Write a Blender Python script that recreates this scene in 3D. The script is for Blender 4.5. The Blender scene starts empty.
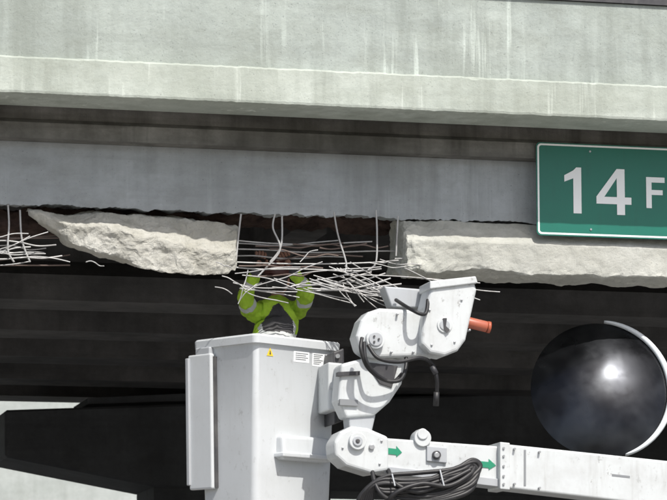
import bpy, bmesh, math, random
from mathutils import Vector, noise, Matrix
random.seed(11)
sc=bpy.context.scene
R=math.radians
# ---------------------------------------------------------------- survey frame
YAW=R(13); PIT=R(8.25); F=3070.0
CAM=Vector((-20*math.sin(YAW),-20*math.cos(YAW),1.5))
fw=Vector((math.sin(YAW)*math.cos(PIT),math.cos(YAW)*math.cos(PIT),math.sin(PIT)))
rt=Vector((math.cos(YAW),-math.sin(YAW),0)); up=rt.cross(fw)
def S(u,v,y):
    """survey sighting (u,v) -> metric point lying on the vertical plane Y=y"""
    d=fw+rt*((u-333.5)/F)+up*((250-v)/F)
    return CAM+d*((y-CAM.y)/d.y)
def Z(v,y,u=333.5): return S(u,v,y).z
def X(u,y): return S(u,250,y).x
# ---------------------------------------------------------------- materials
def newmat(name):
    m=bpy.data.materials.new(name); m.use_nodes=True
    nt=m.node_tree; b=nt.nodes['Principled BSDF']; return m,nt,b
def ramp(nt,src,p0,p1,c0=(0,0,0,1),c1=(1,1,1,1)):
    r=nt.nodes.new('ShaderNodeValToRGB'); e=r.color_ramp.elements
    e[0].position=p0;e[1].position=p1;e[0].color=c0;e[1].color=c1
    nt.links.new(src,r.inputs[0]); return r.outputs[0]
def noi(nt,scale,detail=5,mp=None,rough=.6,loc=(0,0,0)):
    tc=nt.nodes.new('ShaderNodeTexCoord'); src=tc.outputs['Object']
    if mp or loc!=(0,0,0):
        m=nt.nodes.new('ShaderNodeMapping'); m.inputs['Scale'].default_value=mp or (1,1,1); m.inputs['Location'].default_value=loc
        nt.links.new(src,m.inputs[0]); src=m.outputs[0]
    n=nt.nodes.new('ShaderNodeTexNoise'); n.inputs['Scale'].default_value=scale
    n.inputs['Detail'].default_value=detail; n.inputs['Roughness'].default_value=rough
    nt.links.new(src,n.inputs['Vector']); return n.outputs['Fac']
def mixc(nt,fac,a,b,mode='MIX'):
    m=nt.nodes.new('ShaderNodeMix'); m.data_type='RGBA'; m.blend_type=mode
    if isinstance(fac,(int,float)): m.inputs[0].default_value=fac
    else: nt.links.new(fac,m.inputs[0])
    for i,v in ((6,a),(7,b)):
        if isinstance(v,tuple): m.inputs[i].default_value=v
        else: nt.links.new(v,m.inputs[i])
    return m.outputs[2]
def c4(c): return (c[0],c[1],c[2],1)
def mul(nt,a,k):
    m=nt.nodes.new('ShaderNodeMath'); m.operation='MULTIPLY'
    nt.links.new(a,m.inputs[0]); m.inputs[1].default_value=k if isinstance(k,(int,float)) else 1
    if not isinstance(k,(int,float)): nt.links.new(k,m.inputs[1])
    return m.outputs[0]
def concrete(name,base,dark,streak=.5,drip=.0,bump=.3,light=None,rough=.9,mott=1.3,pits=0,big_=0):
    m,nt,b=newmat(name)
    n1=noi(nt,mott,6,None,.65)
    col=mixc(nt,ramp(nt,n1,.36,.62),c4(dark),c4(base))
    n2=noi(nt,14,5,None,.7)
    col=mixc(nt,mul(nt,ramp(nt,n2,.45,.75),.40),col,c4([x*.60 for x in base]))
    if streak:
        s=noi(nt,1,5,(7,7,.55)); big=ramp(nt,noi(nt,.7,3,None,.6,(3,1,7)),.38,.62)
        col=mixc(nt,mul(nt,mul(nt,ramp(nt,s,.44,.70),big),streak),col,c4([dark[0]*.50,dark[1]*.50,dark[2]*.47]))
        s=noi(nt,1,4,(.6,.6,9))
        col=mixc(nt,mul(nt,ramp(nt,s,.5,.72),streak*.7),col,c4([dark[0]*.7,dark[1]*.7,dark[2]*.7]))
        s=noi(nt,2.3,7,(1,1,1.6),.75,(9,2,4))
        col=mixc(nt,mul(nt,ramp(nt,s,.52,.66),streak*.55),col,c4([dark[0]*.62,dark[1]*.60,dark[2]*.55]))
    if big_:
        s=noi(nt,.9,6,(1,1,2.2),.7,(1,8,2))
        col=mixc(nt,mul(nt,ramp(nt,s,.44,.60),big_),col,c4([dark[0]*.72,dark[1]*.71,dark[2]*.66]))
    if drip:
        s=noi(nt,1,3,(15,15,.8)); g=ramp(nt,noi(nt,1.1,3,None,.6,(5,5,1)),.45,.6)
        col=mixc(nt,mul(nt,mul(nt,ramp(nt,s,.60,.70),g),drip),col,c4(light or [min(.8,x*1.5) for x in base]))
    if pits:
        s=noi(nt,75,2,None,.5)
        col=mixc(nt,mul(nt,ramp(nt,s,.66,.72),pits),col,c4([x*.35 for x in dark]))
    nt.links.new(col,b.inputs['Base Color']); b.inputs['Roughness'].default_value=rough
    b.inputs['Specular IOR Level'].default_value=.2
    bp=nt.nodes.new('ShaderNodeBump'); bp.inputs['Strength'].default_value=bump; bp.inputs['Distance'].default_value=.02
    nt.links.new(noi(nt,28,6,None,.75),bp.inputs['Height']); nt.links.new(bp.outputs[0],b.inputs['Normal'])
    return m
def paint(name,col,rough=.4,dirt=.25,metal=0,dirtcol=(.25,.24,.22),spec=.5,bump=.05,dscale=3,scuff=0):
    m,nt,b=newmat(name)
    n=noi(nt,dscale,6,None,.7)
    c=mixc(nt,mul(nt,ramp(nt,n,.45,.75),dirt),c4(col),c4(dirtcol))
    s=noi(nt,1,5,(25,25,2.5))
    c=mixc(nt,mul(nt,ramp(nt,s,.55,.78),dirt),c,c4(dirtcol))
    if scuff:
        s=noi(nt,22,4,(1,1,.7),.8,(4,4,4)); g=ramp(nt,noi(nt,2.2,3,None,.5,(8,3,3)),.42,.6)
        c=mixc(nt,mul(nt,mul(nt,ramp(nt,s,.60,.66),g),scuff),c,c4([x*.7 for x in dirtcol]))
    nt.links.new(c,b.inputs['Base Color']); b.inputs['Roughness'].default_value=rough
    b.inputs['Metallic'].default_value=metal; b.inputs['Specular IOR Level'].default_value=spec
    bp=nt.nodes.new('ShaderNodeBump'); bp.inputs['Strength'].default_value=bump; bp.inputs['Distance'].default_value=.01
    nt.links.new(noi(nt,9,4),bp.inputs['Height']); nt.links.new(bp.outputs[0],b.inputs['Normal'])
    return m
M_par=concrete('parapet_concrete',(.44,.485,.45),(.36,.40,.375),.6,.5,.4,pits=.4,big_=.4)
M_fas=concrete('fascia_concrete',(.50,.54,.49),(.41,.45,.405),.5,.6,.35,pits=.4,big_=.3)
M_web=concrete('web_concrete',(.46,.49,.51),(.36,.385,.40),.5,.25,.35,pits=.5,big_=.3)
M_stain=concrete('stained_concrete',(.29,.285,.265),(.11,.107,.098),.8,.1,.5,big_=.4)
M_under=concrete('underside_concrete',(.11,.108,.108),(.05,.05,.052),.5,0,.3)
M_fl=concrete('flange_concrete',(.56,.565,.52),(.45,.455,.42),.35,.1,.5,mott=3,pits=.4,big_=.35)
M_brk=concrete('broken_concrete',(.60,.595,.55),(.45,.44,.39),.0,0,.8,mott=5,pits=.4,big_=.4)
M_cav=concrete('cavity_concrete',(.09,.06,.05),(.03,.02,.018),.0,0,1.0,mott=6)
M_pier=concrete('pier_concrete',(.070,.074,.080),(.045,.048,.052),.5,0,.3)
M_wall=concrete('wall_concrete',(.46,.49,.47),(.38,.41,.39),.3,0,.2)
M_road=concrete('road_bounce_concrete',(.30,.29,.275),(.22,.215,.205),0,0,.4)  # road made pale to bounce fill light onto the shaded web
M_asph=concrete('asphalt',(.07,.07,.07),(.05,.05,.05),0,0,.6)
M_side=concrete('pavement',(.40,.40,.37),(.30,.30,.28),0,0,.3)
M_line=paint('road_paint',(.75,.75,.72),.7,.4)
M_dirt=concrete('dirt_ground',(.32,.29,.24),(.22,.20,.16),0,0,.6)
M_steel=paint('strand_steel',(.46,.46,.455),.48,.5,.25,(.16,.13,.11))
M_rust=paint('rusty_rebar',(.15,.115,.10),.7,.5,.2,(.08,.05,.04))
M_white=paint('white_gelcoat',(.57,.595,.61),.38,.16,0,(.33,.33,.31),dscale=4,scuff=.35)
M_white2=paint('white_boom_paint',(.57,.595,.60),.38,.30,0,(.27,.26,.24),dscale=5,scuff=.6)
M_liner=paint('grey_liner',(.40,.42,.44),.5,.2)
M_black=paint('black_rubber',(.010,.010,.012),.5,.1)
M_dark=paint('dark_steel',(.04,.04,.045),.5,.3)
M_green=paint('sign_green',(.004,.15,.105),.4,.30,0,(.01,.085,.07),dscale=2)
M_swhite=paint('sign_white',(.88,.90,.90),.4,.05)
M_alu=paint('aluminium',(.55,.56,.57),.4,.2,.7)
M_dgreen=paint('decal_green',(.01,.24,.13),.5,.05)
M_dgrey=paint('decal_print',(.22,.23,.24),.5,.0)
M_dyel=paint('decal_yellow',(.75,.55,.04),.5,.0)
M_orange=paint('orange_lamp',(.42,.10,.05),.4,.3)
M_bolt=paint('bolt_zinc',(.38,.39,.40),.35,.2,.5)
M_lime=paint('hi_vis_lime',(.38,.60,.04),.85,.5,0,(.14,.20,.03),dscale=14,bump=.4)
M_refl=paint('reflective_tape',(.50,.52,.52),.4,.1)
M_navy=paint('navy_cloth',(.03,.03,.035),.9,.2,bump=.4)
M_skin=paint('skin',(.42,.24,.16),.55,.15,0,(.30,.15,.10))
M_hat=paint('maroon_helmet',(.10,.035,.03),.45,.3)
M_glove=paint('work_glove',(.22,.10,.06),.8,.3,bump=.4)
M_rim=paint('reflection_arc_white',(.66,.70,.72),.3,.15)  # pale colour for the bright arc of the window reflection
M_dome,nt,b=newmat('reflection_dark')  # dark inner part of the window reflection, given as a solid surface
b.inputs['Metallic'].default_value=.9; b.inputs['Specular IOR Level'].default_value=.5
nt.links.new(mixc(nt,ramp(nt,noi(nt,2.2,3),.42,.62),(.018,.019,.022,1),(.045,.048,.053,1)),b.inputs['Base Color'])
nt.links.new(ramp(nt,noi(nt,3,4,None,.6,(2,2,2)),.40,.68,(.22,.22,.22,1),(.40,.40,.40,1)),b.inputs['Roughness'])
bp=nt.nodes.new('ShaderNodeBump'); bp.inputs['Strength'].default_value=.2; bp.inputs['Distance'].default_value=.05
nt.links.new(noi(nt,3,1),bp.inputs['Height']); nt.links.new(bp.outputs[0],b.inputs['Normal'])
# ---------------------------------------------------------------- mesh helpers
def empty(name,loc=(0,0,0)):
    e=bpy.data.objects.new(name,None); e.location=loc; e.empty_display_size=.2
    sc.collection.objects.link(e); return e
def addobj(name,me,mat,parent=None,smooth=False):
    o=bpy.data.objects.new(name,me); sc.collection.objects.link(o)
    if mat is not None: me.materials.append(mat)
    if parent is not None:
        o.parent=parent; o.matrix_parent_inverse=Matrix.Translation(-parent.location)
    if smooth:
        for p in me.polygons: p.use_smooth=True
    return o
def from_bm(name,bm,mat,parent=None,smooth=False):
    bmesh.ops.recalc_face_normals(bm,faces=bm.faces)
    me=bpy.data.meshes.new(name); bm.to_mesh(me); bm.free()
    return addobj(name,me,mat,parent,smooth)
def bevel(o,w,seg=2):
    m=o.modifiers.new('bevel','BEVEL'); m.width=w; m.segments=seg; m.limit_method='ANGLE'; m.angle_limit=R(35)
    return o
def box(name,x0,x1,y0,y1,z0,z1,mat,parent=None,bv=0):
    bm=bmesh.new(); bmesh.ops.create_cube(bm,size=1)
    for v in bm.verts:
        v.co=Vector(((x0+x1)/2+v.co.x*(x1-x0),(y0+y1)/2+v.co.y*(y1-y0),(z0+z1)/2+v.co.z*(z1-z0)))
    o=from_bm(name,bm,mat,parent)
    if bv: bevel(o,bv)
    return o
def prism(name,pts,n,mat,parent=None,bv=0,seg=3):
    bm=bmesh.new(); a=[bm.verts.new(p) for p in pts]; b=[bm.verts.new(Vector(p)+n) for p in pts]
    bm.faces.new(a); bm.faces.new(b[::-1]); k=len(a)
    for i in range(k): bm.faces.new((a[i],b[i],b[(i+1)%k],a[(i+1)%k]))
    o=from_bm(name,bm,mat,parent)
    if bv: bevel(o,bv,seg)
    return o
def plate(name,uv,y0,y1,mat,parent=None,bv=0,seg=3):
    pts=[S(u,v,y0) for u,v in uv]
    return prism(name,pts,Vector((0,y1-y0,0)),mat,parent,bv,seg)
def profile(name,yz,x0,x1,mat,parent,nx=1):
    bm=bmesh.new(); rings=[]
    for i in range(nx+1):
        x=x0+(x1-x0)*i/nx
        rings.append([bm.verts.new((x,y,z)) for y,z in yz])
    k=len(yz)
    for a,b in zip(rings,rings[1:]):
        for i in range(k): bm.faces.new((a[i],b[i],b[(i+1)%k],a[(i+1)%k]))
    bm.faces.new(rings[0]); bm.faces.new(rings[-1][::-1])
    return from_bm(name,bm,mat,parent)
def cyl(name,p0,p1,r,mat,parent,seg=28,r2=None,bv=0):
    p0=Vector(p0);p1=Vector(p1); d=p1-p0
    bm=bmesh.new(); bmesh.ops.create_cone(bm,cap_ends=True,segments=seg,radius1=r,radius2=r if r2 is None else r2,depth=d.length)
    q=d.to_track_quat('Z','Y').to_matrix().to_4x4()
    bmesh.ops.transform(bm,matrix=Matrix.Translation((p0+p1)/2)@q,verts=bm.verts)
    o=from_bm(name,bm,mat,parent,False)
    for p in o.data.polygons:
        if len(p.vertices)==4: p.use_smooth=True
    if bv: bevel(o,bv)
    return o
def smoothpts(P,n=8):
    P=[Vector(p) for p in P]; out=[]
    for i in range(len(P)-1):
        a=P[max(0,i-1)];b=P[i];c=P[i+1];d=P[min(len(P)-1,i+2)]
        for k in range(n):
            t=k/n; out.append(.5*((2*b)+(c-a)*t+(2*a-5*b+4*c-d)*t*t+(3*b-a-3*c+d)*t**3))
    out.append(P[-1]); return out
def tubes(name,lines,r,mat,parent,smooth=True,n=8):
    cu=bpy.data.curves.new(name,'CURVE'); cu.dimensions='3D'; cu.bevel_depth=r; cu.bevel_resolution=3; cu.use_fill_caps=True
    for L in lines:
        P=smoothpts(L,n) if smooth and len(L)>2 else [Vector(p) for p in L]
        s=cu.splines.new('POLY'); s.points.add(len(P)-1)
        for q,p in zip(s.points,P): q.co=(p.x,p.y,p.z,1)
        s.use_smooth=True
    o=bpy.data.objects.new(name,cu); sc.collection.objects.link(o); cu.materials.append(mat)
    o.parent=parent; o.matrix_parent_inverse=Matrix.Translation(-parent.location)
    return o
def rough(o,vox,amp,flat=True,fn=None,f0=5):
    m=o.modifiers.new('r','REMESH'); m.mode='VOXEL'; m.voxel_size=vox
    dg=bpy.context.evaluated_depsgraph_get(); me=bpy.data.meshes.new_from_object(o.evaluated_get(dg))
    o.modifiers.clear(); mats=[x for x in o.data.materials]; o.data=me
    me.materials.clear()
    for x in mats: me.materials.append(x)
    for v in me.vertices:
        c=v.co; k=fn(c) if fn else 1
        w=noise.turbulence_vector(c*f0,3,False)*amp*k+noise.noise_vector(c*22)*(amp*.40*k)+noise.noise_vector(c*60)*(amp*.16*k)
        v.co=c+Vector(w)
    for p in me.polygons: p.use_smooth=not flat
    return o
# ---------------------------------------------------------------- bridge
bridge=empty('concrete_overpass',(0,0,5))
XL,XR=-26,26
yP=-.62
zp_top=Z(-11,yP); zp_mid=Z(72,yP); zp_bot=Z(107,yP)
yF=yP-.035
profile('parapet_wall',[(yP,zp_mid),(yP,zp_top),(yP+.28,zp_top),(yP+.28,zp_mid)],XL,XR,M_par,bridge)
def fascia():
    bm=bmesh.new(); rings=[]; n=1400
    for i in range(n+1):
        x=-3.6+7.6*i/n
        a=.004*noise.noise(Vector((x*5,0,0)))+.004*noise.noise(Vector((x*21,0,0)))
        c=max(0,noise.noise(Vector((x*7,4,0)))-.32)*.05
        b=.004*noise.noise(Vector((x*9,9,0)))+.003*noise.noise(Vector((x*30,9,0)))
        rings.append([bm.verts.new(p) for p in ((x,yF+.004,zp_bot+b),(x,yF,zp_bot+.014+b),(x,yF,zp_mid-.008-c+a),(x,yF+.012+c,zp_mid+.002+a),(x,yP+.002,zp_mid+.010+a),(x,yP+.4,zp_mid+.010),(x,yP+.4,zp_bot))])
    k=7
    for a,b in zip(rings,rings[1:]):
        for i in range(k): bm.faces.new((a[i],b[i],b[(i+1)%k],a[(i+1)%k]))
    bm.faces.new(rings[0]); bm.faces.new(rings[-1][::-1])
    return from_bm('deck_fascia',bm,M_fas,bridge)
fascia()
box('deck_fascia_west',XL,-3.6,yF,yP+.4,zp_bot,zp_mid+.002,M_fas,bridge); box('deck_fascia_east',4.0,XR,yF,yP+.4,zp_bot,zp_mid+.002,M_fas,bridge)
box('parapet_rail',XL,XR,yP-.02,yP+.2,zp_top+.004,zp_top+.09,M_dark,bridge)
box('parapet_rail_upper',XL,XR,yP+.05,yP+.12,zp_top+.35,zp_top+.42,M_alu,bridge)
for i in range(-12,13):
    box('rail_post',i*2+.4,i*2+.48,yP+.05,yP+.13,zp_top+.09,zp_top+.35,M_alu,bridge)
zs=zp_bot+.03
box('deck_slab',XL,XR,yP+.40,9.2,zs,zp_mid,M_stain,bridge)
box('deck_surface',XL,XR,yP+.28,9.6,zp_mid+.03,zp_mid+.10,M_asph,bridge)
box('far_parapet',XL,XR,9.2,9.6,zp_bot,zp_top,M_par,bridge)
yT=-.14
zT1=Z(150,yT); zW=Z(216,0)
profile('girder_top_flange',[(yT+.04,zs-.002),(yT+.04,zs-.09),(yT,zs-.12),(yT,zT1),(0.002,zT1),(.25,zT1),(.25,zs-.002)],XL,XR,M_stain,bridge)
def web():
    bm=bmesh.new(); n=900; x0,x1=-3.2,3.2
    top=[];bot=[]
    for i in range(n+1):
        x=x0+(x1-x0)*i/n
        r=.028*noise.noise(Vector((x*3,0,3)))+.016*noise.noise(Vector((x*14,1,3)))+.008*noise.noise(Vector((x*50,1,3)))
        top.append((x,zT1-.001)); bot.append((x,zW+r))
    A=[bm.verts.new((x,0,z)) for x,z in top]; B=[bm.verts.new((x,0,z)) for x,z in bot]
    C=[bm.verts.new((x,.2,z)) for x,z in top]; D=[bm.verts.new((x,.2,z+.03*noise.noise(Vector((x*9,5,5)))+.02)) for x,z in bot]
    for i in range(n):
        bm.faces.new((A[i],B[i],B[i+1],A[i+1])); bm.faces.new((C[i],C[i+1],D[i+1],D[i])); bm.faces.new((B[i],D[i],D[i+1],B[i+1]))
    return from_bm('girder_web',bm,M_web,bridge)
web()
box('girder_web_west',XL,-3.2,0,.2,zW-.1,zT1-.001,M_web,bridge); box('girder_web_east',3.2,XR,0,.2,zW-.1,zT1-.001,M_web,bridge)
def loft(name,st,mat,par):
    bm=bmesh.new(); rings=[[bm.verts.new(p) for p in s] for s in st]
    k=len(rings[0])
    for a,b in zip(rings,rings[1:]):
        for i in range(k): bm.faces.new((a[i],b[i],b[(i+1)%k],a[(i+1)%k]))
    bm.faces.new(rings[0]); bm.faces.new(rings[-1][::-1])
    return from_bm(name,bm,mat,par)
yB=-.13
def sect(u,top,sh,bot,yf=yB,yb=.22,ym=-.03):
    x=X(u,yf)
    return [Vector((x,.03,S(u,top,.03).z)),Vector((x,ym,S(u,(top+sh)/2,ym).z)),Vector((x,yf,S(u,sh,yf).z)),Vector((x,yf+.03,S(u,bot,yf).z)),Vector((x,yb,S(u,bot-9,yf).z)),Vector((x,yb,S(u,sh-3,yf).z)),Vector((x,.2,S(u,top,.2).z))]
zsh=Z(237,yB); zbt=Z(268,yB)
def sectc(x,dx=0):
    return [Vector((x,-.002,zW-.01)),Vector((x+dx,yB,zsh)),Vector((x+dx*.5,yB+.01,zbt)),Vector((x,.32,zbt)),Vector((x,.32,zsh)),Vector((x,.2,zW))]
x405=X(405,yB)
def eamp(c): return .28+1.3*math.exp(-abs(c.x-x405)*3.5)+ .9*max(0,min(1,(zbt+.05-c.z)/.06))
o=loft('bottom_flange_east',[sectc(x405-.01,.03),sectc(x405+.15),sectc(3.0)],M_fl,bridge); rough(o,.012,.018,fn=eamp)
loft('bottom_flange_east_far',[sectc(3.0),sectc(XR)],M_fl,bridge)
loft('bottom_flange_west_far',[sectc(XL),sectc(X(-90,yB))],M_fl,bridge)
st=[sect(28,212,214,218,-.02,.1,-.01),sect(60,213,222,234,-.10,.16),sect(72,214,224,243,-.15),sect(105,215,228,257,-.17),sect(150,217,236,269,-.155),
    sect(190,219,246,273,-.13),sect(222,222,252,275,-.11),sect(238,226,251,269,-.08)]
o=loft('broken_flange_chunk',st,M_brk,bridge); rough(o,.010,.025,f0=4.5)
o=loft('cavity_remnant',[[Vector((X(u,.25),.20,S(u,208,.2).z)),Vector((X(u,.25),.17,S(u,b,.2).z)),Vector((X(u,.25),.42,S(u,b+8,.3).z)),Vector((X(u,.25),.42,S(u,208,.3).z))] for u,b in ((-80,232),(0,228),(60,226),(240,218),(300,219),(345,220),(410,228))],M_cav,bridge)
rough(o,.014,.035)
for i,y in enumerate((1.9,3.7,5.5,7.3,8.85)):
    zb=Z(404,8.7)
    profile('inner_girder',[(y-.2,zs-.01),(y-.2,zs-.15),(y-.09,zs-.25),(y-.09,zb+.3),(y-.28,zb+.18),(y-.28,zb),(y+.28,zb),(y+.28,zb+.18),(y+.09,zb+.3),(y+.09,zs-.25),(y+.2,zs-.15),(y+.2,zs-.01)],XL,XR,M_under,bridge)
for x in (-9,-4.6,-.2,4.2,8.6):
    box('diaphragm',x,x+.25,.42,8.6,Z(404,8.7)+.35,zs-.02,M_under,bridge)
pier=empty('bridge_pier',(0,8,0))
y0=7.6
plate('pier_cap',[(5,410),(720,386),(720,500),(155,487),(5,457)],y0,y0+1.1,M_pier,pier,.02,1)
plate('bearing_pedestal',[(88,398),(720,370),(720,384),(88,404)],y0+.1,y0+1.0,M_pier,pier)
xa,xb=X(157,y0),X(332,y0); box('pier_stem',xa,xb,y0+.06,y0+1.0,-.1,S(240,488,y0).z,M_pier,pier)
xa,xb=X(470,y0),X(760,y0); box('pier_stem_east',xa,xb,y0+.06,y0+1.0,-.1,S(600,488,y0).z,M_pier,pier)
# ---------------------------------------------------------------- exposed strands
steel=empty('exposed_rebar',(-.2,.1,4.5))
def strand(a,b,y,sag=0,wob=4,n=6,yend=None):
    P=[]
    for i in range(n+1):
        t=i/n; e=math.sin(math.pi*t)
        P.append(S(a[0]+(b[0]-a[0])*t,a[1]+(b[1]-a[1])*t+sag*e+random.uniform(-wob,wob)*.5*(1 if 0<i<n else 0),y+((yend if yend is not None else y)-y)*t+random.uniform(-.015,.015)))
    return P
def pull(n,cx,cy,spread,amin,amax,l0,l1,y0_,y1_):
    out=[]
    for k in range(n):
        x=cx+random.uniform(-spread[0],spread[0]); y=cy+random.uniform(-spread[1],spread[1]); a=R(random.uniform(amin,amax)); l=random.uniform(l0,l1)
        yy=random.uniform(y0_,y1_)
        out.append(strand((x,y),(x+l*math.cos(a),y+l*math.sin(a)),yy,random.uniform(-4,5),2,4,yy-random.uniform(0,.12)))
    return out
thin=[];thick=[]
for v,e in ((240,372),(243,338),(249,408),(256,345),(262,408),(267,372)):
    thick.append(strand((232,v),(e,v+random.uniform(-3,7)),random.uniform(-.06,.22),random.uniform(-1,4),2,5))
thin+=pull(9,256,280,(24,10),-24,26,40,85,-.20,-.03)
thin+=pull(9,308,280,(18,8),-12,18,60,105,-.22,-.06)
thin+=pull(8,328,272,(18,8),16,46,50,92,-.22,-.08)
thin+=pull(4,345,284,(14,6),25,60,20,44,-.24,-.1)
thin+=pull(4,385,262,(18,6),-6,14,25,55,-.15,.0)
thick+=pull(5,300,288,(14,4),-16,-4,70,105,-.2,-.05)
for k in range(9):
    v=236+k*3.6
    (thick if k%2 else thin).append(strand((-90,v+random.uniform(-5,5)+2),(random.uniform(25,82),v+random.uniform(-8,7)+1),random.uniform(-.12,.12),random.uniform(-4,4),5,8))
for a,b in (((-20,262),(48,232)),((-30,258),(30,236)),((20,258),(70,262)),((345,275),(480,283)),((405,268),(480,300)),((215,287),(232,294)),((350,262),(440,312)),((340,268),(395,300)),((240,300),(262,283)),((86,262),(104,266)),((222,276),(246,290)),((420,278),(500,292)),((232,268),(216,262)),((248,270),(238,304)),((300,262),(318,250))):
    thin.append(strand(a,b,-.18,random.uniform(-3,3),3,4))
tubes('prestress_strands',thick,.0048,M_steel,steel)
tubes('strand_wires',thin,.0033,M_steel,steel)
L=[]
for pts in ([(241,214),(238,240),(236,262)],[(275,214),(273,228),(280,250),(262,272),(258,276)],[(282,216),(281,246),(270,262)],
            [(334,212),(338,235),(346,262),(345,272)],[(376,210),(377,232),(376,262),(368,270)],[(8,205),(9,225),(8,250),(14,262)],[(20,210),(22,240),(30,262)],[(398,216),(396,256)]):
    L.append([S(u,v,-.05+.02*random.random()) for u,v in pts])
tubes('stirrups',L,.0060,M_steel,steel)
L=[]
for k in range(7):
    v=random.uniform(236,285); a=random.uniform(235,330)
    L.append(strand((a,v),(a+random.uniform(60,120),v+random.uniform(-8,8)),random.uniform(-.06,.1),random.uniform(-4,4)))
for k in range(4):
    v=random.uniform(232,262); L.append(strand((-80,v),(70,v+random.uniform(-6,6)),random.uniform(.05,.25),3))
tubes('rusty_bars',L,.0050,M_rust,steel)
# ---------------------------------------------------------------- clearance sign
yS=-.17
sign=empty('clearance_sign',(2,yS,4.8))
xs=X(537,yS); zt=S(537,142,yS).z; zb=S(537,235,yS).z; W=1.95
def rrect(x0,x1,z0,z1,r,y):
    P=[]
    for cx,cz,a0 in ((x1-r,z1-r,0),(x0+r,z1-r,90),(x0+r,z0+r,180),(x1-r,z0+r,270)):
        for i in range(7):
            a=R(a0+i*15); P.append(Vector((cx+r*math.cos(a),y,cz+r*math.sin(a))))
    return P
prism('sign_panel',rrect(xs,xs+W,zb,zt,.03,yS),Vector((0,.004,0)),M_green,sign)
bm=bmesh.new()
a=[bm.verts.new(p) for p in rrect(xs+.008,xs+W-.008,zb+.008,zt-.008,.026,yS-.002)]
b=[bm.verts.new(p) for p in rrect(xs+.020,xs+W-.020,zb+.020,zt-.020,.018,yS-.002)]
for i in range(len(a)): bm.faces.new((a[i],b[i],b[(i+1)%len(a)],a[(i+1)%len(a)]))
from_bm('sign_border',bm,M_swhite,sign)
def glyph(name,polys,x,z,h,wd=1):
    bm=bmesh.new()
    for P in polys:
        bm.faces.new([bm.verts.new((x+a*h*wd,yS-.0022,z+b*h)) for a,b in P])
    return from_bm(name,bm,M_swhite,sign)
G1=[[(.20,0),(.38,0),(.38,1),(.27,1),(.20,.93)],[(.20,.93),(.0,.82),(.0,.68),(.20,.76)]]
G4=[[(.44,0),(.61,0),(.61,.23),(.44,.23)],[(.0,.23),(.75,.23),(.75,.385),(.0,.385)],[(.44,.385),(.61,.385),(.61,1),(.44,1)],[(.0,.385),(.17,.385),(.44,.80),(.44,1)]]
GF=[[(0,0),(.18,0),(.18,1),(0,1)],[(.18,.83),(.62,.83),(.62,1),(.18,1)],[(.18,.43),(.55,.43),(.55,.59),(.18,.59)]]
GT=[[(.22,0),(.40,0),(.40,.83),(.22,.83)],[(0,.83),(.62,.83),(.62,1),(0,1)]]
zd=S(566,213,yS).z; hd=S(566,167,yS).z-zd
glyph('digit_one',G1,X(565,yS),zd,hd); glyph('digit_four',G4,X(597,yS),zd,hd,1.05)
zf=S(646,208,yS).z; hf_=S(646,177,yS).z-zf
glyph('letter_f',GF,X(647,yS),zf,hf_); glyph('letter_t',GT,X(647,yS)+.17,zf,hf_)
glyph('digit_one_b',G1,X(647,yS)+.48,zd,hd); glyph('letter_i',[GF[0]],X(647,yS)+.75,zf,hf_)
glyph('letter_n',[GF[0],[(.45,0),(.62,0),(.62,1),(.45,1)],[(.18,1),(.18,.72),(.45,0),(.45,.28)]],X(647,yS)+.84,zf,hf_)
for dx in (.35,1.5):
    box('sign_bracket',xs+dx,xs+dx+.05,yS+.005,-.001,zb+.12,zt-.1,M_alu,sign)
for dx in (.375,1.525):
    for zz in (zb+.05,zt-.05): cyl('sign_bolt',(xs+dx,yS-.006,zz),(xs+dx,yS,zz),.007,M_bolt,sign,10)
# ---------------------------------------------------------------- bucket lift
lift=empty('bucket_lift',(0,-.4,3.2))
dR=Vector((math.cos(R(32)),math.sin(R(32)),0)); dL=Vector((-math.sin(R(32)),math.cos(R(32)),0)); UZ=Vector((0,0,1))
C0=S(256,333,-.32); LR,LL=.78,.60; H=1.12
ctr=C0+dR*LR/2+dL*LL/2
def ring(z,grow,r):
    hx=LR/2+grow; hy=LL/2+grow; P=[]
    for cx,cy,a0 in ((hx-r,hy-r,0),(-hx+r,hy-r,90),(-hx+r,-hy+r,180),(hx-r,-hy+r,270)):
        for i in range(9):
            a=R(a0+i*11.25); px=cx+r*math.cos(a); py=cy+r*math.sin(a)
            P.append(ctr+dR*px+dL*py+UZ*z)
    return P
bm=bmesh.new()
prof=[(-H,-.075,.05),(-H+.03,-.048,.05),(-H*.5,-.034,.045),(-.075,-.022,.04),(-.062,-.016,.04),(-.058,.0,.04),(-.012,.002,.04),(0,-.006,.04),(0,-.03,.035),(-.05,-.045,.03),(-H+.06,-.065,.03)]
rings=[[bm.verts.new(p) for p in ring(*q)] for q in prof]
k=len(rings[0])
for a,b in zip(rings,rings[1:]):
    for i in range(k): bm.faces.new((a[i],a[(i+1)%k],b[(i+1)%k],b[i]))
bm.faces.new(rings[0]); bm.faces.new(rings[-1])
o=from_bm('bucket_shell',bm,M_white,lift,True)
m=o.modifiers.new('es','EDGE_SPLIT'); m.split_angle=R(28)
def gr(h):
    return -.022-.012*min(1,max(0,(h-.075)/(H*.5-.075)))-(.014*max(0,(h-H*.5)/(H*.5)))
def onR(s,h,out): return C0+dR*s-UZ*h-dL*(gr(h)+out)
def onL(s,h,out): return C0+dL*s-UZ*h-dR*(gr(h)+out)
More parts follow.
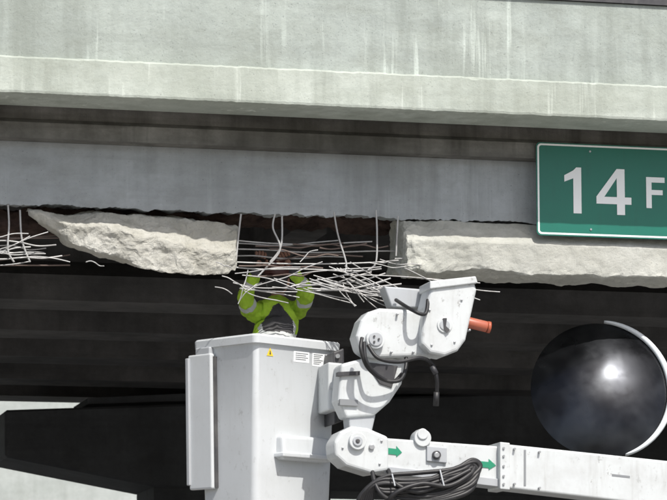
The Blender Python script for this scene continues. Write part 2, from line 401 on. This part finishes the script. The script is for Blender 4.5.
def faceplate(name,f,s0,s1,h0,h1,o0,o1,mat,bv=0,slope=0):
    bm=bmesh.new(); V=[]
    for (s,h) in ((s0,h0),(s1,h0),(s1,h1),(s0,h1)):
        V.append((bm.verts.new(f(s,h,o0)),bm.verts.new(f(s,h,o1-(slope if h==h0 else 0)))))
    bm.faces.new([v[0] for v in V]); bm.faces.new([v[1] for v in V])
    for i in range(4):
        a=V[i];b=V[(i+1)%4]; bm.faces.new((a[0],b[0],b[1],a[1]))
    ob=from_bm(name,bm,mat,lift)
    if bv: bevel(ob,bv,3)
    return ob
faceplate('bucket_step',onR,.22,.66,.64,.80,-.02,.075,M_white,.022,.02)
faceplate('bucket_step_lip',onR,.20,.68,.755,.785,-.02,.088,M_white,.008)
faceplate('side_hanger_panel',onL,.40,.62,.10,.98,.012,.05,M_white,.012)
faceplate('side_hanger_slot',onL,.60,.63,.12,.95,.0,.065,M_liner,.006)
faceplate('side_top_hook',onL,.42,.56,.055,.11,-.01,.04,M_liner,.01)
faceplate('side_shade_strip',onL,.392,.399,.12,.97,-.001,.03,M_dark)  # dark strip stands in for the shadow line beside the panel
faceplate('decal_a',onR,.36,.50,.085,.155,-.001,.0015,M_swhite); faceplate('decal_b',onR,.53,.74,.085,.17,-.001,.0015,M_swhite)
for i in range(4):
    faceplate('decal_text',onR,.375,.49-.02*(i%2),.095+i*.013,.101+i*.013,.001,.0025,M_dgrey)
for i in range(6):
    for j in range(2): faceplate('decal_text',onR,.54+.1*j,.625+.1*j-.015*((i+j)%3),.092+i*.012,.098+i*.012,.001,.0025,M_dgrey)
faceplate('decal_c',onR,.60,.72,.19,.215,-.001,.0015,M_dgrey)
bm=bmesh.new(); bm.faces.new([bm.verts.new(onR(s,h,.003)) for s,h in ((.115,.135),(.175,.135),(.145,.08))]); from_bm('decal_warning',bm,M_dyel,lift)
bm=bmesh.new(); bm.faces.new([bm.verts.new(onR(s,h,.0045)) for s,h in ((.138,.125),(.152,.125),(.147,.10),(.143,.10))]); from_bm('decal_warning_mark',bm,M_dark,lift)
plate('bucket_mount',[(333,352),(344,348),(346,420),(334,424)],-.22,.08,M_dark,lift,.01)
plate('bucket_mount_plate',[(328,362),(350,364),(350,412),(328,410)],-.28,.02,M_white2,lift,.012)
plate('bucket_mount_arm',[(338,366),(362,366),(362,408),(338,408)],-.40,-.10,M_white2,lift,.012)
for v in (356,372,380): 
    p=S(338,v,-.24); cyl('mount_bolt',p,p+Vector((0,.05,0)),.014,M_orange if v==372 else M_bolt,lift,12)
plate('jib_arm',[(432,283),(474,279),(477,290),(466,340),(458,351),(445,356),(430,353),(421,344),(423,318)],-.68,-.44,M_white2,lift,.022)
plate('jib_arm_cap',[(430,281),(476,276),(478,283),(430,289)],-.70,-.42,M_white2,lift,.008)
plate('jib_back_beam',[(384,286),(432,290),(432,308),(392,307)],-.40,-.25,M_liner,lift,.01)
plate('jib_link',[(361,320),(368,312),(380,308),(418,310),(438,318),(444,340),(440,356),(372,358),(360,350),(356,336)],-.60,-.40,M_white2,lift,.022)
plate('elbow_body',[(341,364),(372,356),(392,356),(406,363),(402,384),(390,402),(374,416),(346,418),(338,400)],-.54,-.34,M_white2,lift,.018)
plate('elbow_slot',[(338,372),(360,371),(360,375),(338,376)],-.56,-.5,M_dark,lift)
plate('elbow_slot_b',[(366,362),(398,366),(392,388),(380,384),(372,372)],-.55,-.5,M_dark,lift,.004)
plate('elbow_slot_c',[(340,399),(358,400),(358,406),(340,405)],-.56,-.5,M_dgrey,lift)
plate('elbow_neck',[(348,412),(376,414),(371,436),(350,434)],-.52,-.36,M_liner,lift,.01)
plate('boom_knuckle',[(334,442),(340,432),(352,426),(368,428),(389,437),(389,471),(372,474),(346,466),(335,456)],-.62,-.36,M_white2,lift,.022)
plate('inner_boom',[(384,438),(508,447),(508,486),(384,470)],-.58,-.40,M_white2,lift,.012)
plate('inner_boom_bottom_rail',[(384,466),(508,480),(508,488),(384,473)],-.60,-.38,M_liner,lift,.004)
plate('outer_boom',[(505,444),(1100,506),(1100,556),(505,488)],-.62,-.36,M_white2,lift,.014)
plate('outer_boom_collar',[(500,442),(510,443),(510,490),(500,489)],-.635,-.345,M_white2,lift,.006)
plate('boom_seam',[(524,450),(526,450),(526,486),(524,486)],-.623,-.61,M_dgrey,lift)
plate('boom_marking',[(612,474),(630,476),(630,478),(612,476)],-.6225,-.61,M_dgrey,lift)
for u,v in ((504,448),(504,456),(504,466),(504,476),(504,484),(515,449),(515,484),(540,452),(540,488)):
    p=S(u,v,-.645); cyl('collar_bolt',p,p+Vector((0,.03,0)),.0075,M_bolt,lift,8)
def disc(u,v,y,r,t,mat,name='pivot_cap'):
    p=S(u,v,y); return cyl(name,p,p+Vector((0,t,0)),r,mat,lift,36,bv=.004)
disc(376,339,-.645,.062,.08,M_white2); disc(376,339,-.655,.045,.05,M_liner); 
for a in range(3):
    p=S(376,339,-.664)+Vector((.02*math.cos(a*2.1),0,.02*math.sin(a*2.1))); cyl('pivot_bolt',p,p+Vector((0,.02,0)),.007,M_dark,lift,8)
disc(445,325,-.69,.05,.04,M_white2); disc(445,325,-.696,.034,.03,M_liner); 
plate('pivot_mark',[(443,318),(447,318),(446,326),(450,330),(447,333),(444,329)],-.700,-.694,M_dark,lift)
disc(358,441,-.65,.055,.08,M_white2); disc(358,441,-.66,.032,.05,M_liner); disc(358,441,-.666,.014,.05,M_dark)
disc(372,447,-.635,.018,.05,M_bolt)
for u,v in ((470,284),(436,288),(462,300),(430,310),(432,345),(455,342),(398,314),(414,352),(392,352),(343,448),(380,464),(382,441),(470,330)):
    disc(u,v,-.69 if v<350 and u>425 else -.63,.007,.07,M_bolt,'bolt')
disc(423,438,-.60,.055,.12,M_white2,'knob_base'); disc(423,434,-.61,.035,.12,M_white2,'knob')
plate('valve_plate',[(427,446),(447,448),(447,463),(427,461)],-.60,-.57,M_liner,lift,.004)
disc(437,455,-.62,.028,.04,M_dark); disc(437,455,-.628,.018,.03,M_bolt)
def arrow(u,v,w=11):
    pts=[(u-w,v-4),(u+w*.2,v-3),(u+w*.2,v-6),(u+w,v+.5),(u+w*.2,v+5),(u+w*.2,v+3),(u-w,v+2)]
    plate('arrow_decal',pts,-.5845,-.579,M_dgreen,lift)
arrow(395,452,7); arrow(487,465,9)
a=S(462,321,-.5); b=S(487,327,-.5); cyl('marker_lamp',a,b,.036,M_orange,lift,24,bv=.006)
cyl('marker_lamp_socket',S(456,319,-.5),a,.034,M_liner,lift,20)
cyl('marker_lamp_ring',b,S(490,327.5,-.5),.038,M_orange,lift,24)
HL=[]
def hp(l): return [S(u,v,y) for u,v,y in l]
HL.append(hp([(362,338,-.68),(361,350,-.72),(368,368,-.7),(384,380,-.68),(400,380,-.66),(406,366,-.6),(405,350,-.55)]))
HL.append(hp([(368,345,-.68),(378,358,-.72),(398,362,-.7),(420,358,-.66),(432,364,-.6),(437,380,-.6),(436,402,-.55)]))
HL.append(hp([(364,342,-.70),(366,360,-.72),(376,374,-.7),(392,382,-.66),(402,374,-.6)]))
HL.append(hp([(396,300,-.42),(412,310,-.7),(425,314,-.72),(428,300,-.66)]))
tubes('elbow_hoses',HL,.0125,M_black,lift,n=12)
cyl('hose_fitting',S(436.5,392,-.57),S(436,406,-.55),.019,M_black,lift,16)
cyl('hose_fitting_b',S(432,366,-.6),S(436,374,-.6),.018,M_dark,lift,16)
HL=[]
for k in range(7):
    j=lambda s: random.uniform(-s,s)
    HL.append(hp([(352+k*3,520,-.6),(362+k*2,494-k,-.66),(385+j(4),478+k*2+j(3),-.68),(420+j(5),476+k*2.6+j(3),-.7),(455+j(5),466+k*2.5+j(4),-.69),(472+j(3),460+k*2,-.66),(480-k,468+k*3,-.66),(462+j(5),484+k*2,-.7),(430+j(5),494+k*1.5,-.7),(396,486+k*3,-.66)]))
HL.append(hp([(372,470,-.6),(376,486,-.68),(386,498,-.7),(410,506,-.66)]))
HL.append(hp([(388,470,-.6),(396,484,-.7),(420,492,-.72),(450,480,-.72),(470,470,-.7)]))
HL.append(hp([(384,520,-.6),(392,496,-.74),(420,484,-.75),(448,486,-.74),(470,474,-.7),(476,462,-.62)]))
tubes('boom_hoses',HL,.0145,M_black,lift,n=12)
tubes('hose_clips',[hp([(392,474,-.72),(395,486,-.75)]),hp([(440,470,-.72),(444,486,-.76)])],.005,M_liner,lift,False)
px=S(1100,530,-.5)
cyl('turret_post',(px.x,-.5,1.1),(px.x,-.5,px.z+.25),.28,M_white2,lift,32)
box('truck_bed',px.x-1.2,px.x+3.6,-1.6,.6,.75,1.12,M_white2,lift,.03)
box('truck_cab',px.x+3.7,px.x+5.4,-1.5,.5,.55,2.5,M_white2,lift,.12)
box('truck_windscreen',px.x+5.39,px.x+5.42,-1.3,.3,1.5,2.3,M_black,lift); box('truck_side_glass',px.x+4.2,px.x+5.2,-1.52,-1.49,1.5,2.25,M_black,lift)
for xx in (px.x-.5,px.x+.7,px.x+4.5):
    for yy in (-1.55,.3): 
        cyl('truck_wheel',(xx,yy,.48),(xx,yy+.26,.48),.48,M_black,lift,32,bv=.03); cyl('truck_hub',(xx,yy-.01,.48),(xx,yy+.27,.48),.2,M_liner,lift,20)
# ---------------------------------------------------------------- window reflection, modelled as a solid dome and arc on an added post
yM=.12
refl=empty('window_reflection',S(598,390,yM))
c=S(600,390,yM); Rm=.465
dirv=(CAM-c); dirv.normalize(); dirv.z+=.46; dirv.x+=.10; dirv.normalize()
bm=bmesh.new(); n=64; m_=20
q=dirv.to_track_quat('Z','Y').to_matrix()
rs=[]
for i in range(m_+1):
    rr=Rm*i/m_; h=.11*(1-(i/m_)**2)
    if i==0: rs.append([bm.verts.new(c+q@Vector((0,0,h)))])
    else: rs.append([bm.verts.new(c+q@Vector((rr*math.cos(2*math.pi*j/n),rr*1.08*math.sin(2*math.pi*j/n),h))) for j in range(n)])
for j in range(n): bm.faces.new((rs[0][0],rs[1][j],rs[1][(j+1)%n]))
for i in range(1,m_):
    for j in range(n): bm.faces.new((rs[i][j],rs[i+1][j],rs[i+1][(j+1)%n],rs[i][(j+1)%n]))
from_bm('reflection_dome',bm,M_dome,refl,True)
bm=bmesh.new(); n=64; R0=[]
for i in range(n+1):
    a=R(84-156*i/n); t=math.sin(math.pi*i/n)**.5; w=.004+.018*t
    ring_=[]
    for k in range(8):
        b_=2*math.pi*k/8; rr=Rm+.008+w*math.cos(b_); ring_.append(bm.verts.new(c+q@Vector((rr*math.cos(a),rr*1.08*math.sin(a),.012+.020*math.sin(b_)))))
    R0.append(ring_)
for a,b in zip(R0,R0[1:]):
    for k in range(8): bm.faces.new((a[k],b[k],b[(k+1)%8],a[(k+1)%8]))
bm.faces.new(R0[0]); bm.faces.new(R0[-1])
from_bm('reflection_arc',bm,M_rim,refl,True)  # bright arc of the reflection, shaped as a tapering rim
cyl('reflection_back',c-dirv*.05,c-dirv*.006,Rm*.6,M_black,refl,64,r2=Rm-.004)
cyl('added_post',(c.x,c.y+.16,0),(c.x,c.y+.16,c.z+.1),.04,M_dark,refl,20)  # post added to carry the reflection shape
# ---------------------------------------------------------------- worker
worker=empty('construction_worker',(ctr.x,ctr.y,ctr.z-H+.06))
fz=C0.z-H+.06
OFF=Vector((.025,.15,-.015))
J={'pel':((-.36,.14,3.62),.15,.12),'abd':((-.35,.20,3.78),.14,.11),'che':((-.32,.30,3.98),.170,.115),'nb':((-.31,.34,4.08),.09,.08),'nk':((-.30,.37,4.14),.058,.058),'hd':((-.29,.39,4.19),.055,.055),
 'ls':((-.48,.31,4.03),.072,.072),'le':((-.56,.17,4.13),.058,.058),'lw':((-.49,.06,4.30),.036,.038),
 'rs':((-.155,.30,4.06),.072,.072),'re':((-.14,.12,4.17),.058,.058),'rw':((-.27,.04,4.31),.036,.038),
 'lh':((-.45,.12,3.54),.095,.10),'lk':((-.46,.04,3.18),.07,.075),'la':((-.46,.06,fz+.08),.05,.05),'lt':((-.49,.15,fz+.05),.045,.035),
 'rh':((-.27,.13,3.54),.095,.10),'rk':((-.26,.06,3.18),.07,.075),'ra':((-.27,.07,fz+.08),.05,.05),'rt':((-.24,.16,fz+.05),.045,.035)}
J={k:(tuple(Vector(v[0])+(OFF if k[1:] not in('a','t') or k in('nk',) else Vector((OFF.x,OFF.y,0)))),v[1],v[2]) for k,v in J.items()}
E=[('pel','abd'),('abd','che'),('che','nb'),('nb','nk'),('nk','hd'),('nb','ls'),('ls','le'),('le','lw'),('nb','rs'),('rs','re'),('re','rw'),('pel','lh'),('lh','lk'),('lk','la'),('la','lt'),('pel','rh'),('rh','rk'),('rk','ra'),('ra','rt')]
def skinmesh(name,J,E,root,lvl=2):
    me=bpy.data.meshes.new(name); ks=list(J); ix={k:i for i,k in enumerate(ks)}
    me.from_pydata([J[k][0] for k in ks],[(ix[a],ix[b]) for a,b in E],[])
    o=bpy.data.objects.new(name,me); sc.collection.objects.link(o)
    o.modifiers.new('s','SKIN'); 
    for k in ks:
        d=me.skin_vertices[0].data[ix[k]]; d.radius=(J[k][1],J[k][2]); d.use_root=(k==root)
    s=o.modifiers.new('sub','SUBSURF'); s.levels=lvl; s.render_levels=lvl
    dg=bpy.context.evaluated_depsgraph_get(); m2=bpy.data.meshes.new_from_object(o.evaluated_get(dg))
    bpy.data.objects.remove(o); return m2
me=skinmesh('worker_body',J,E,'pel',5)
o=addobj('body',me,M_lime,worker,True)
for m in (M_navy,M_refl,M_skin): me.materials.append(m)
def segd(p,a,b):
    a=Vector(a);b=Vector(b);t=max(0,min(1,(p-a).dot(b-a)/(b-a).length_squared)); return (p-(a+(b-a)*t)).length,t
for p in me.polygons:
    cc=p.center; best=min(E,key=lambda e: segd(cc,J[e[0]][0],J[e[1]][0])[0]); t=segd(cc,J[best[0]][0],J[best[1]][0])[1]
    mi=0; dx=cc.x+.325-OFF.x
    if best[1] in('lh','rh','lk','rk','la','ra','lt','rt') or cc.z<3.60: mi=1
    if best in (('nk','hd'),): mi=3
    if best in (('ls','le'),('rs','re')) and .50<t<.68: mi=2
    if best in (('le','lw'),('re','rw')) and .35<t<.52: mi=2
    if best in (('le','lw'),('re','rw')) and t>.80: mi=1
    if best in (('pel','abd'),('abd','che'),('che','nb')):
        if abs(dx)<.10: mi=1
        if 3.84<cc.z<3.88: mi=2
        if .10<abs(dx)<.125: mi=2
    p.material_index=mi
for v in me.vertices:
    w=Vector(noise.noise_vector(v.co*14))*.012+Vector(noise.noise_vector(v.co*34))*.006
    if 3.0<v.co.z<4.27: v.co+=w
def sph(name,c,r,mat,fn=None,par=worker,u=32,v=24,sm=True):
    bm=bmesh.new(); bmesh.ops.create_uvsphere(bm,u_segments=u,v_segments=v,radius=1)
    for w in bm.verts:
        co=Vector((w.co.x*r[0],w.co.y*r[1],w.co.z*r[2])); 
        if fn: co=fn(co)
        w.co=c+co
    return from_bm(name,bm,mat,par,sm)
hc=Vector((-.28,.405,4.28))+OFF; tilt=Matrix.Rotation(R(14),3,'X')@Matrix.Rotation(R(-35),3,'Z')
def hf(c):
    if c.z<0: c.x*=1-.25*(-c.z/.115)**1.5; 
    if c.y>.03: 
        d=math.exp(-((c.x/.016)**2+((c.z+.012)/.028)**2)); c.y+=.026*d
        d=math.exp(-(((abs(c.x)-.032)/.014)**2+((c.z-.012)/.012)**2)); c.y-=.010*d
        d=math.exp(-((c.x/.028)**2+((c.z+.060)/.008)**2)); c.y+=.006*d
        d=math.exp(-((c.x/.025)**2+((c.z+.098)/.018)**2)); c.y+=.010*d
    return tilt@c
sph('head',hc,(.075,.095,.115),M_skin,hf,u=64,v=48)
for s in (-1,1):
    sph('ear',hc+tilt@Vector((s*.076,-.005,-.01)),(.010,.020,.032),M_skin,lambda c:tilt@c,u=16,v=12)
    sph('eye',hc+tilt@Vector((s*.031,.080,.012)),(.012,.010,.008),M_swhite,lambda c:tilt@c,u=16,v=12)
sph('hair',hc+tilt@Vector((0,-.012,.005)),(.079,.094,.100),M_dark,lambda c:tilt@(c if c.z>-.055 or c.y<0 else Vector((c.x*.5,c.y*.5,c.z*.5))))
def helm(c):
    if c.z<0: c.z=0
    c.z+=.008*math.cos(c.x*60)*(1 if abs(c.x)<.026 else 0)
    return tilt@c
sph('hard_hat',hc+tilt@Vector((0,-.004,.045)),(.105,.128,.105),M_hat,helm,u=48)
sph('hard_hat_brim',hc+tilt@Vector((0,.012,.047)),(.115,.158,.009),M_hat,lambda c:tilt@c,u=48)
def hand(name,w,dirh,nrm,side):
    w=Vector(w); d=Vector(dirh).normalized(); n_=Vector(nrm).normalized(); s=d.cross(n_).normalized()*side
    J={'w':(w,.026,.02),'p':(w+d*.05,.034,.018)}; E=[('w','p')]
    me=skinmesh(name,J,E,'w',2); addobj(name+'_palm',me,M_glove,worker,True)
    for i,(off,ln) in enumerate(((-.030,.068),(-.010,.078),(.011,.072),(.030,.056))):
        b=w+d*.062+s*off
        Jf={'a':(b,.0105,.0105),'b':(b+d*ln*.45+n_*.006,.0095,.0095),'c':(b+d*ln*.62+n_*.030,.009,.009),'d':(b+d*ln*.45+n_*.050,.008,.008)}
        me=skinmesh(name+'_finger',Jf,[('a','b'),('b','c'),('c','d')],'a',2); addobj(name+'_finger_%d'%(i+1),me,M_glove,worker,True)
    b=w+d*.022-s*.026
    Jf={'a':(b,.013,.013),'b':(b-s*.026+d*.022+n_*.012,.011,.011),'c':(b-s*.026+d*.046+n_*.034,.009,.009)}
    me=skinmesh(name+'_thumb',Jf,[('a','b'),('b','c')],'a',2); addobj(name+'_thumb',me,M_glove,worker,True)
hand('left_hand',Vector(J['lw'][0])+Vector((0,0,.015)),(.25,-.1,1),(0,1,.1),1)
hand('right_hand',Vector(J['rw'][0])+Vector((-.01,0,.015)),(-.50,-.1,1),(0,1,.1),-1)
# ---------------------------------------------------------------- surroundings
bm=bmesh.new(); bmesh.ops.create_grid(bm,x_segments=1,y_segments=1,size=600); from_bm('ground',bm,M_dirt)
def sheet(name,x0,x1,y0,y1,z,mat,par=None):
    bm=bmesh.new(); bm.faces.new([bm.verts.new(p) for p in ((x0,y0,z),(x1,y0,z),(x1,y1,z),(x0,y1,z))]); return from_bm(name,bm,mat,par)
road=empty('road'); sheet('bounce_concrete_surface',-9,12,-90,22,.004,M_road,road)  # unseen road surface, pale concrete chosen for its bounce light
for i in range(-9,3):
    sheet('lane_marking',-1.5,-1.38,i*9,i*9+3,.008,M_line,road); 
sheet('edge_line',-8.4,-8.28,-90,22,.008,M_line,road); sheet('edge_line_b',11.2,11.32,-90,22,.008,M_line,road)
box('pavement',-12,-9,-90,22,-.1,.13,M_side); box('pavement',12,15,-90,22,-.1,.13,M_side)
wall=empty('retaining_wall',(0,24,0))
for i in range(-12,13): box('wall_panel',i*3+.01,i*3+2.99,24,24.4,-.1,8.5,M_wall,wall,.015)
box('wall_coping',-36,39,23.9,24.5,8.503,8.75,M_wall,wall)
for x in (-26,26): 
    box('abutment',x-3 if x<0 else x,x if x<0 else x+3,-1,9.8,-.1,zs,M_wall,bridge)
# ---------------------------------------------------------------- light and camera
el=R(52); hx,hy=.22,-.975
w=bpy.data.worlds.new('World'); sc.world=w; w.use_nodes=True
nt=w.node_tree; bg=nt.nodes['Background']; sk=nt.nodes.new('ShaderNodeTexSky'); sk.sky_type='NISHITA'; sk.sun_disc=False
sk.sun_elevation=el; sk.sun_rotation=math.atan2(hx,hy); sk.dust_density=3.0; sk.air_density=1.0; bg.inputs[1].default_value=.15
nt.links.new(sk.outputs[0],bg.inputs[0])
ld=bpy.data.lights.new('sun','SUN'); ld.energy=4.8; ld.angle=R(.5); ld.color=(1,.965,.91)
sun=bpy.data.objects.new('sun',ld); sc.collection.objects.link(sun)
dv=Vector((hx*math.cos(el),hy*math.cos(el),math.sin(el))); sun.rotation_euler=dv.to_track_quat('Z','Y').to_euler(); sun.location=(0,-10,20)
cd=bpy.data.cameras.new('camera'); cam=bpy.data.objects.new('camera',cd); sc.collection.objects.link(cam)
cd.sensor_width=36; cd.lens=36*F/667; cd.clip_end=2000; cd.clip_start=.1
cd.dof.use_dof=True; cd.dof.focus_distance=22.0; cd.dof.aperture_fstop=5.0
cam.location=CAM; cam.rotation_euler=(R(90)+PIT,0,-YAW)
sc.camera=cam
sc.view_settings.view_transform='Standard'; sc.view_settings.look='None'; sc.view_settings.exposure=0
